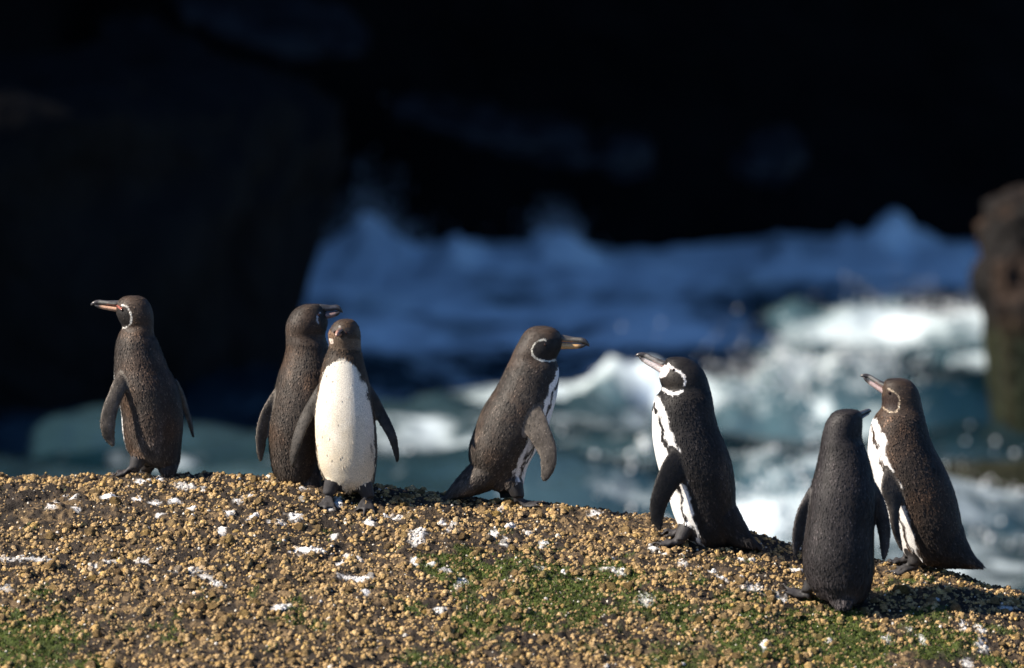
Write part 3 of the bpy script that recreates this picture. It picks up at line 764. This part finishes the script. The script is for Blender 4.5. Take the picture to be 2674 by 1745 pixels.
    FV[:, 1] = ro + t_ * ln[:, None] * .3 + s_ * wd[:, None] + n_ * (ln * lift * .5)[:, None]
    FV[:, 2] = ro + t_ * ln[:, None] * .3 - s_ * wd[:, None] + n_ * (ln * lift * .5)[:, None]
    FV[:, 3] = ro + t_ * ln[:, None] * .8 + n_ * (ln * lift)[:, None]
    ft = np.array([(0, 2, 1), (1, 2, 3)])
    tr = (ft[None] + (np.arange(nf) * 4)[:, None, None]).reshape(-1, 3)
    pm_ = V[idx]; mo_ = sstep(.35, .75, fbm(pm_[:, 0] * 26, pm_[:, 1] * 26, pm_[:, 2] * 15, int(S['anchor'][0]), 4)) * (~onhead) * (wm[idx] < .5) * (~isfl[idx])
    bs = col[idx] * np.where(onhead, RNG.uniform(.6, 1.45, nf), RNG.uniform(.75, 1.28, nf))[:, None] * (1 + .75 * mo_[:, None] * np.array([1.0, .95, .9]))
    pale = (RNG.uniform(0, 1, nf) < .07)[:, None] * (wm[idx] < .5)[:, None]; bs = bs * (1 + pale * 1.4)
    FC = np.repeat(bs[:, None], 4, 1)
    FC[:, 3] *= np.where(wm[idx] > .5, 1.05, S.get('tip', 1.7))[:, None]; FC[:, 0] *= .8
    FV -= base
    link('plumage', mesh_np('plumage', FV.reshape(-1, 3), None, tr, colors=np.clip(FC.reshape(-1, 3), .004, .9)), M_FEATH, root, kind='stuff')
    # --- beak
    B = S['beak']
    b0, b1 = W(*B['base']), W(*B['tip']); ax = unit(b1 - b0); L_ = np.linalg.norm(b1 - b0)
    b0 = b0 - ax * .014; L_ += .014
    sdv = unit(np.cross(ax, [0, 0, 1.0])); upv = np.cross(sdv, ax)
    s = np.linspace(0, 1, 16); hb = B['h'] * mpp * 1.12
    top = hb * np.interp(s, [0, .25, .5, .75, .9, 1], [.62, .52, .42, .42, .30, -.02]); botu = hb * np.interp(s, [0, .75, .92, 1], [-.02, -.02, -.18, -.24])
    wdt = np.interp(s, [0, .3, .7, .93, 1], [.0125, .0095, .0065, .0045, .0015])
    upp = b0 + ax * (L_ * s)[:, None] + upv * ((top + botu) / 2)[:, None]
    e_s, e_u = np.tile(sdv, (16, 1)), np.tile(upv, (16, 1))
    v1, q1, t1 = loft(upp, e_s, e_u, wdt, np.maximum((top - botu) / 2, .0008), 14, 1.9)
    s2_ = np.linspace(0, .9, 14); topl = hb * np.full(14, -.05); botl = hb * np.interp(s2_, [0, .3, .6, .8, .9], [-.58, -.52, -.46, -.36, -.18])
    lo = b0 + ax * (L_ * s2_)[:, None] + upv * ((topl + botl) / 2)[:, None]
    v2, q2, t2 = loft(lo, np.tile(sdv, (14, 1)), np.tile(upv, (14, 1)), np.interp(s2_, [0, .3, .8, .9], [.0115, .0085, .005, .002]), (topl - botl) / 2, 14, 1.9)
    V2 = np.vstack([v1, v2]); along = ((V2 - b0) @ ax) / L_
    isl = np.arange(len(V2)) >= len(v1)
    c_up = np.array(B.get('up', [.070, .066, .064])) * np.ones((len(V2), 1)); hgt = ((V2 - b0) @ upv) / hb
    strk = (np.abs(hgt - .15) < .16) & (along > .25) & (along < .75)
    c_up[strk] = B.get('streak', [.16, .15, .13])
    c_up[(along > .78)] = B.get('tipc', [.05, .045, .045])
    pk = np.array(B['low']); k_ = (1 - sstep(B.get('lowend', .72), B.get('lowend', .72) + .12, along))[:, None]
    c_lo = pk * k_ + np.array([.05, .045, .045]) * (1 - k_)
    bcx = np.where(isl[:, None], c_lo, c_up)
    if 'gape' in B:
        g_ = (~isl & (hgt < .12) & (along < .5))[:, None]; bcx = np.where(g_, np.array(B['gape']), bcx)
    link('beak', mesh_np('beak', V2 - base, np.vstack([q1, q2 + len(v1)]), np.vstack([t1, t2 + len(v1)]), colors=bcx), M_BEAK, root)
    # --- eyes
    hfw = np.array([math.cos(psih), math.sin(psih), 0.0])
    for ep in S['eyes']:
        e = W(*ep[:2]); sgn = ep[2]
        near = np.where((np.abs(V[:, 0] - e[0]) < .006) & (np.abs(V[:, 2] - e[2]) < .006) & (((V[:, 1] - y0 - S.get('lean', 0)) * sgn) > 0))[0]
        if not len(near): continue
        ep3 = V[near][np.argmax(V[near, 1] * sgn)]
        u_ = np.linspace(0, 2 * np.pi, 12, endpoint=False)[:, None]; w_ = np.linspace(-1.5, 1.5, 8)[None]
        sp_ = np.stack([np.cos(w_) * np.cos(u_), np.cos(w_) * np.sin(u_), np.sin(w_) * np.ones_like(u_)], -1).reshape(-1, 3) * .0042
        i = np.arange(12)[:, None] * 8 + np.arange(7)[None]; j = ((np.arange(12) + 1) % 12)[:, None] * 8 + np.arange(7)[None]
        link('eye', mesh_np('eye', sp_ + ep3 - base, np.stack([i, j, j + 1, i + 1], -1).reshape(-1, 4)), M_EYE, root)
    # --- claws
    for (cp, d2) in claws:
        pts = np.array([cp + np.array([d2[0] * s_, d2[1] * s_, .002 - 90 * s_ * s_ * .35]) for s_ in np.linspace(-.003, .011, 5)])
        sd = np.tile([-d2[1], d2[0], 0.0], (5, 1)); up = np.tile([0, 0, 1.0], (5, 1)); ra = np.linspace(.0032, .0006, 5)
        v, q, t = loft(pts, sd, up, ra, ra, 6)
        link('claw', mesh_np('claw', v - base, q, t), M_CLAW, root)
    return root

BLK = [.018, .015, .014]
Z1, Z2, Z4, Z5, Z6 = (200, 740, 2.986), (630, 760, 2.678), (1130, 820, 2.8756), (1620, 880, 2.589), (2040, 940, 2.3536)
penguin(dict(zoom=Z1, anchor=(385, 1242), heading=133, head_heading=172, foot_heading=160, neck=370, chest=400, vent=1380, dark=[.066, .052, .043], brown=.15, ratio=1.02,
    label='leftmost penguin, brown back, facing left with a pinkish bill',
    rows=[(97, 400, 480), (104, 372, 505), (115, 348, 530), (135, 326, 552), (165, 312, 575), (200, 310, 588), (240, 312, 598), (290, 332, 601), (335, 356, 600), (370, 345, 600), (405, 328, 604), (440, 317, 625), (480, 309, 642), (540, 303, 662), (600, 300, 688),
          (660, 298, 710), (720, 298, 742), (800, 305, 780), (900, 330, 808), (1000, 352, 822), (1100, 360, 824), (1200, 372, 815), (1270, 390, 806), (1330, 425, 800), (1380, 480, 790), (1420, 540, 770)],
    tail=[(680, 1280, .02, 100, .05), (710, 1380, .0, 75, .04), (720, 1440, -.02, 55, .03), (725, 1490, -.03, 22, .02)],
    flippers=[dict(pts=[(375, 700, -.045, 40), (360, 770, -.075, 62), (325, 860, -.09, 60), (290, 950, -.10, 62), (270, 1050, -.105, 62), (272, 1130, -.105, 56), (290, 1195, -.10, 40), (310, 1243, -.10, 14)], turn=8),
              dict(pts=[(740, 780, .06, 22), (790, 880, .085, 20), (825, 980, .095, 16), (855, 1080, .10, 14), (878, 1170, .10, 10), (890, 1222, .10, 5)], turn=55)],
    feet=[(470, 1440, -.04), (540, 1440, .05)],
    beak=dict(base=(318, 178), tip=(112, 155), h=72, low=[.60, .36, .24], gape=[.46, .20, .14], streak=[.22, .21, .18], lowend=.62),
    eyes=[(350, 188, -1), (350, 188, 1)],
    paint=[('poly', [(312, 205), (345, 200), (400, 185), (425, 230), (430, 290), (410, 320), (365, 338), (335, 300), (312, 255)], BLK, 0),
           ('line', [(362, 165), (395, 170), (415, 192), (430, 225), (437, 260), (434, 295), (415, 325), (385, 340), (365, 345)], [.70, .66, .60], 6.2),
           ('line', [(320, 170), (336, 184), (352, 188)], [.34, .10, .075], 7)]))
penguin(dict(zoom=Z2, anchor=(775, 1262), heading=75, head_heading=28, neck=360, chest=420, vent=1330, dark=[.068, .053, .043], brown=.3, ratio=1.0,
    label='penguin seen from behind, head turned right, beside the white-bellied young penguin',
    rows=[(92, 455, 540), (100, 425, 558), (115, 392, 572), (145, 358, 585), (185, 334, 598), (225, 318, 602), (265, 312, 596), (300, 312, 585), (340, 315, 590), (380, 315, 604), (420, 310, 615), (500, 290, 640), (560, 268, 655), (620, 250, 665), (680, 238, 672),
          (750, 222, 672), (850, 205, 660), (950, 192, 635), (1050, 193, 600), (1150, 203, 565), (1230, 218, 540), (1290, 245, 522), (1330, 290, 510), (1355, 340, 495)],
    tail=[(390, 1160, .02, 70, .06), (425, 1270, -.005, 75, .056), (462, 1355, -.03, 46, .036), (492, 1412, -.06, 10, .012)],
    flippers=[dict(pts=[(262, 690, -.02, 26), (228, 770, -.03, 42), (190, 850, -.03, 48), (160, 930, -.03, 44), (145, 1010, -.03, 40), (140, 1090, -.03, 32), (138, 1150, -.03, 20), (140, 1184, -.03, 8)], turn=28),
              dict(pts=[(650, 700, 0, 20), (680, 800, .0, 25), (700, 900, .02, 25), (700, 1000, .03, 20), (690, 1100, .03, 8)], turn=60)],
    feet=[(330, 1350, .05), (470, 1360, .05)],
    beak=dict(base=(590, 145), tip=(708, 130), h=88, low=[.24, .16, .15], lowend=.6, streak=[.06, .06, .07], up=[.035, .035, .038]),
    eyes=[(560, 150, -1)],
    paint=[('front', [(552, 148), (538, 170), (534, 195), (545, 220)], [.40, .40, .42], 5), ('poly', [(560, 160), (610, 150), (610, 280), (560, 260)], BLK, 0)]))  # white cheek line coloured dim and bluish, its shade put into the colour
penguin(dict(zoom=Z2, anchor=(918, 1306), heading=-96, head_heading=-112, neck=395, chest=470, vent=1375, dark=[.080, .054, .036], brown=.6, ratio=1.08, juvenile=True, nfeath=18000, tip=1.12, lean=-.03,
    label='young penguin with plain white belly facing the camera', flip=[.045, .038, .032],
    rows=[(193, 705, 765), (200, 682, 785), (215, 660, 803), (245, 635, 822), (285, 614, 832), (325, 612, 836), (365, 618, 836), (400, 612, 838), (450, 592, 848), (500, 573, 860), (550, 562, 873), (600, 552, 886), (650, 544, 898), (700, 535, 908),
          (800, 523, 925), (900, 516, 938), (1000, 517, 947), (1100, 522, 951), (1200, 536, 947), (1270, 562, 936), (1320, 590, 928), (1360, 625, 905), (1402, 680, 860)],
    tail=[(740, 1250, .06, 80, .05), (740, 1330, .09, 60, .04), (740, 1400, .11, 35, .03), (740, 1440, .12, 10, .02)],
    flippers=[dict(pts=[(560, 660, .0, 20), (515, 760, -.01, 36), (465, 860, -.01, 42), (420, 960, -.015, 42), (388, 1060, -.02, 38), (368, 1140, -.02, 28), (362, 1195, -.02, 18), (364, 1226, -.02, 7)], turn=-30),
              dict(pts=[(880, 660, .0, 20), (925, 750, -.01, 34), (970, 850, -.01, 40), (1015, 930, -.015, 38), (1055, 1010, -.02, 32), (1078, 1090, -.02, 24), (1090, 1150, -.02, 18), (1091, 1196, -.02, 7)], turn=30)],
    feet=[(618, 1440, -.03), (890, 1435, -.03)], foot_heading=-98,
    beak=dict(base=(706, 268, -.048), tip=(674, 292, -.102), h=52, low=[.35, .19, .12], gape=[.5, .2, .14], up=[.17, .11, .085], streak=[.26, .2, .17], tipc=[.36, .2, .15], lowend=.9),
    eyes=[(650, 266, -1), (752, 270, -1)],
    paint=[('poly', [(632, 250), (655, 244), (668, 262), (655, 284), (634, 280)], [.05, .035, .03], 0), ('poly', [(728, 250), (760, 248), (785, 270), (765, 296), (730, 288)], [.035, .028, .025], 0), ('poly', [(605, 300), (680, 305), (760, 320), (845, 330), (845, 400), (780, 405), (700, 400), (605, 385)], [.115, .082, .058], 0),
           ('poly', [(614, 328), (648, 326), (652, 356), (624, 362)], [.60, .50, .42], 0), ('poly', [(610, 270), (650, 285), (660, 320), (610, 325)], [.15, .09, .055], 0),
           ('front', [(694, 238), (700, 262)], [.30, .28, .26], 6)]))
penguin(dict(zoom=Z4, anchor=(1338, 1312), heading=3, neck=370, chest=380, vent=1320, dark=[.070, .057, .048], brown=.05, ratio=.98,
    label='penguin facing right with dark shaded tail and pale cheek line', flip=[.115, .097, .082],
    rows=[(90, 785, 845), (97, 750, 880), (110, 720, 915), (135, 690, 948), (170, 666, 966), (210, 644, 970), (250, 622, 966), (295, 600, 948), (335, 585, 928), (365, 570, 932), (400, 552, 944), (450, 530, 949), (500, 505, 946), (550, 478, 942), (600, 446, 935),
          (650, 412, 925), (700, 382, 911), (750, 358, 896), (800, 338, 882), (850, 320, 866), (900, 302, 845), (950, 285, 818), (1000, 272, 792), (1050, 268, 765), (1100, 275, 736), (1150, 300, 712), (1200, 340, 698), (1250, 390, 688), (1295, 430, 680), (1325, 490, 660)],
    tail=[(480, 1110, .0, 140, .07), (400, 1190, .0, 135, .065), (310, 1250, .0, 110, .055), (220, 1305, .0, 75, .045), (150, 1350, 0, 42, .032), (84, 1388, 0, 10, .02)],
    flippers=[dict(pts=[(740, 620, -.045, 50), (745, 690, -.075, 72), (755, 770, -.09, 98), (795, 860, -.10, 92), (845, 960, -.105, 80), (868, 1050, -.11, 66), (862, 1130, -.11, 54), (842, 1195, -.11, 34), (832, 1226, -.11, 12)], turn=-8),
              dict(pts=[(760, 640, .05, 40), (780, 760, .09, 60), (800, 860, .10, 55), (810, 960, .10, 45), (800, 1060, .10, 20)], turn=8)],
    feet=[(640, 1425, -.045), (535, 1385, .07)], foot_heading=-4,
    beak=dict(base=(960, 210), tip=(1178, 222), h=92, low=[.64, .38, .17], gape=[.54, .28, .16], streak=[.20, .18, .15], lowend=.62),
    eyes=[(858, 206, -1), (858, 206, 1)],
    paint=[('poly', [(850, 185), (970, 165), (970, 270), (925, 335), (860, 340), (800, 328), (755, 300), (748, 255), (770, 215), (810, 190)], BLK, 0),
           ('line', [(850, 185), (815, 186), (780, 200), (755, 226), (743, 256), (747, 290), (770, 318), (810, 338), (870, 346), (918, 342)], [.64, .62, .55], 6.2)]))
penguin(dict(zoom=Z5, anchor=(1800, 1412), heading=190, neck=370, chest=385, vent=1390, dark=[.022, .019, .019], ratio=1.0, stripe=0, tip=1.5,
    label='blackish penguin facing left with broad white cheek ring and raised bill', flip=[.019, .017, .017],
    rows=[(136, 355, 420), (143, 325, 450), (158, 305, 485), (185, 296, 522), (220, 280, 556), (260, 264, 578), (300, 268, 593), (340, 280, 604), (370, 268, 611), (405, 243, 619), (445, 225, 626), (490, 218, 632), (540, 216, 641), (600, 215, 657), (660, 217, 680),
          (720, 223, 706), (780, 233, 729), (840, 246, 748), (900, 262, 761), (960, 283, 770), (1020, 308, 776), (1080, 328, 778), (1140, 342, 778), (1200, 360, 776), (1260, 385, 770), (1320, 415, 760), (1370, 455, 740), (1410, 510, 700)],
    tail=[(620, 1150, .0, 140, .075), (690, 1240, .0, 135, .07), (770, 1320, .0, 97, .06), (840, 1375, -.01, 60, .05), (900, 1405, -.01, 30, .04), (942, 1412, -.01, 8, .025)],
    flippers=[dict(pts=[(420, 700, -.05, 48), (405, 780, -.08, 78), (365, 860, -.095, 96), (310, 950, -.105, 84), (268, 1040, -.11, 70), (245, 1120, -.11, 60), (240, 1190, -.11, 48), (250, 1240, -.11, 30), (260, 1278, -.11, 10)], turn=12),
              dict(pts=[(380, 740, .05, 30), (330, 860, .09, 40), (300, 960, .10, 40), (290, 1060, .10, 20)], turn=0)],
    feet=[(405, 1345, -.05), (440, 1330, .04)], foot_heading=178,
    beak=dict(base=(292, 205), tip=(108, 112), h=74, low=[.80, .70, .66], gape=[.74, .55, .50], streak=[.36, .34, .31], lowend=.68),
    eyes=[(346, 204, -1), (346, 204, 1)],
    paint=[('poly', [(270, 290), (280, 262), (325, 228), (370, 218), (425, 260), (428, 310), (405, 345), (370, 355), (310, 345)], [.022, .018, .015], 0),
           ('poly', [(215, 190), (250, 195), (322, 184), (332, 222), (296, 262), (258, 272), (240, 245)], [.80, .72, .70], 0),
           ('line', [(322, 180), (334, 196), (360, 212), (395, 226), (420, 252), (433, 288), (425, 318)], [.80, .76, .74], 8),
           ('line', [(412, 352), (385, 366), (355, 372), (322, 366), (288, 348)], [.82, .80, .78], 11)]))
penguin(dict(zoom=Z6, anchor=(2185, 1580), heading=82, head_heading=40, neck=520, chest=600, vent=1440, dark=[.036, .031, .032], ratio=1.0, tip=1.7,
    label='dark penguin with its back to the camera, nearest, at the lower right', flip=[.06, .053, .052],
    rows=[(303, 380, 445), (310, 345, 470), (325, 318, 487), (350, 297, 495), (385, 275, 498), (425, 262, 497), (465, 252, 495), (500, 247, 500), (540, 240, 515), (580, 232, 530), (620, 224, 543), (660, 215, 553), (700, 204, 562), (760, 187, 574),
          (820, 172, 582), (880, 163, 583), (940, 156, 580), (1000, 147, 574), (1060, 138, 571), (1120, 131, 570), (1180, 127, 571), (1240, 130, 571), (1300, 140, 567), (1360, 158, 558), (1410, 195, 542), (1450, 225, 525), (1480, 280, 500), (1502, 335, 440)],
    tail=[(362, 1260, .0, 80, .06), (366, 1360, -.02, 85, .064), (368, 1440, -.045, 60, .046), (370, 1505, -.065, 14, .018)],
    flippers=[dict(pts=[(195, 790, -.01, 24), (165, 860, -.02, 38), (135, 940, -.02, 46), (112, 1020, -.02, 44), (98, 1090, -.02, 38), (88, 1150, -.02, 26), (84, 1198, -.02, 9)], turn=25),
              dict(pts=[(560, 760, .0, 20), (590, 850, .0, 38), (612, 940, .0, 46), (630, 1030, .0, 42), (636, 1110, .0, 34), (634, 1180, .0, 24), (630, 1230, .0, 9)], turn=-25)],
    feet=[(165, 1425, .02), (500, 1440, .03)], foot_heading=150,
    beak=dict(base=(490, 345, .03), tip=(565, 325, .075), h=44, low=[.12, .1, .1], lowend=.5, streak=[.06, .06, .06]),
    eyes=[(485, 375, 1)], paint=[]))
penguin(dict(zoom=Z6, anchor=(2385, 1494), heading=187, neck=330, chest=345, vent=1240, dark=[.050, .037, .030], brown=.3, ratio=1.0, tip=1.7, stripe=-4,
    label='rightmost penguin, facing left with pinkish raised bill, behind the dark one', flip=[.055, .048, .043],
    rows=[(113, 680, 745), (120, 650, 775), (135, 632, 802), (160, 622, 825), (190, 618, 842), (225, 618, 854), (265, 620, 862), (300, 612, 869), (335, 585, 877), (370, 563, 885), (410, 550, 895), (450, 543, 906), (500, 537, 922), (560, 533, 948), (620, 540, 982),
          (680, 555, 1012), (740, 573, 1038), (800, 595, 1060), (860, 618, 1078), (920, 640, 1092), (980, 660, 1104), (1040, 684, 1112), (1100, 710, 1112), (1150, 735, 1105), (1200, 765, 1085), (1235, 800, 1050), (1255, 850, 1000)],
    tail=[(930, 1060, .0, 170, .08), (1010, 1140, .0, 162, .075), (1080, 1190, .0, 105, .06), (1150, 1232, 0, 52, .05), (1200, 1254, 0, 24, .04), (1232, 1267, 0, 8, .025)],
    flippers=[dict(pts=[(690, 640, -.05, 45), (675, 710, -.08, 72), (668, 780, -.095, 78), (672, 850, -.10, 55), (672, 920, -.105, 32), (680, 1000, -.105, 28), (700, 1080, -.10, 20), (722, 1145, -.10, 8)], turn=20),
              dict(pts=[(680, 680, .05, 30), (650, 800, .09, 40), (650, 900, .10, 35), (660, 1000, .10, 12)], turn=0)],
    feet=[(810, 1275, -.03), (800, 1262, .05)], foot_heading=180,
    beak=dict(base=(628, 172), tip=(492, 88), h=58, low=[.74, .55, .50], gape=[.62, .40, .35], streak=[.36, .34, .30], lowend=.6),
    eyes=[(650, 186, -1), (650, 186, 1)],
    paint=[('poly', [(620, 230), (640, 205), (690, 200), (712, 240), (705, 285), (685, 308), (650, 300), (622, 270)], [.03, .018, .014], 0),
           ('line', [(655, 172), (690, 190), (710, 215), (718, 245), (712, 288), (690, 313), (655, 312), (622, 290)], [.36, .28, .20], 5.5)]))

# ------------------------------------------------------------------ spray over the breakers, glint flecks on the near water
def droplets(n):
    P, R = [], []
    spots = [(2470, 850, .7, .8, .25, 2), (2080, 1020, .9, .6, .35, 2), (950, 690, .8, 1.0, .6, 2.5), (1430, 700, .5, .8, .4, 1.5), (2030, 1310, .5, .6, .25, 1.5), (2560, 1220, .6, .8, .25, .5), (1430, 1180, 1.0, 1.0, .12, .3)]
    w = np.array([s[5] for s in spots]); w = w / w.sum()
    for s, k_ in zip(spots, (w * n).astype(int)):
        c_ = at_z(s[0], s[1], .1)
        x = c_[0] + RNG.normal(0, s[2] * .6, k_); y = c_[1] + RNG.normal(0, s[3] * .6, k_)
        z = sea_height(x, y) + RNG.exponential(s[4] * .3, k_)
        P.append(np.stack([x, y, z], 1)); R.append(RNG.uniform(.004, .016, k_))
    return np.vstack(P), np.concatenate(R)
P, R = droplets(3600)
fx = RNG.uniform(-3.5, 4.2, 2600); fy = RNG.uniform(14, 30, 2600)  # white foam flecks on the near water, also imitating sun glints
ff_ = fbm(fx * .8, fy * .5, 0, 301, 3); k = (ff_ > .3) & (fx > .5); fx, fy = fx[k], fy[k]
P = np.vstack([P, np.stack([fx, fy, sea_height(fx, fy) + .012], 1)]); R = np.concatenate([R, RNG.lognormal(math.log(.013), .5, len(fx))])
octv = np.array([(1, 0, 0), (0, 1, 0), (-1, 0, 0), (0, -1, 0), (0, 0, 1), (0, 0, -1.0)]); octt = np.array([(0, 1, 4), (1, 2, 4), (2, 3, 4), (3, 0, 4), (1, 0, 5), (2, 1, 5), (3, 2, 5), (0, 3, 5)])
link('spray_and_glints', scatter_mesh('spray_and_glints', [(octv, octt)], P[:, 0], P[:, 1], P[:, 2], R, np.tile([.85, .88, .9], (len(P), 1))), M_GUANO,
     kind='stuff', label='white drops of spray over the breaking waves, and pale flecks standing in for sun glints', cat='spray')
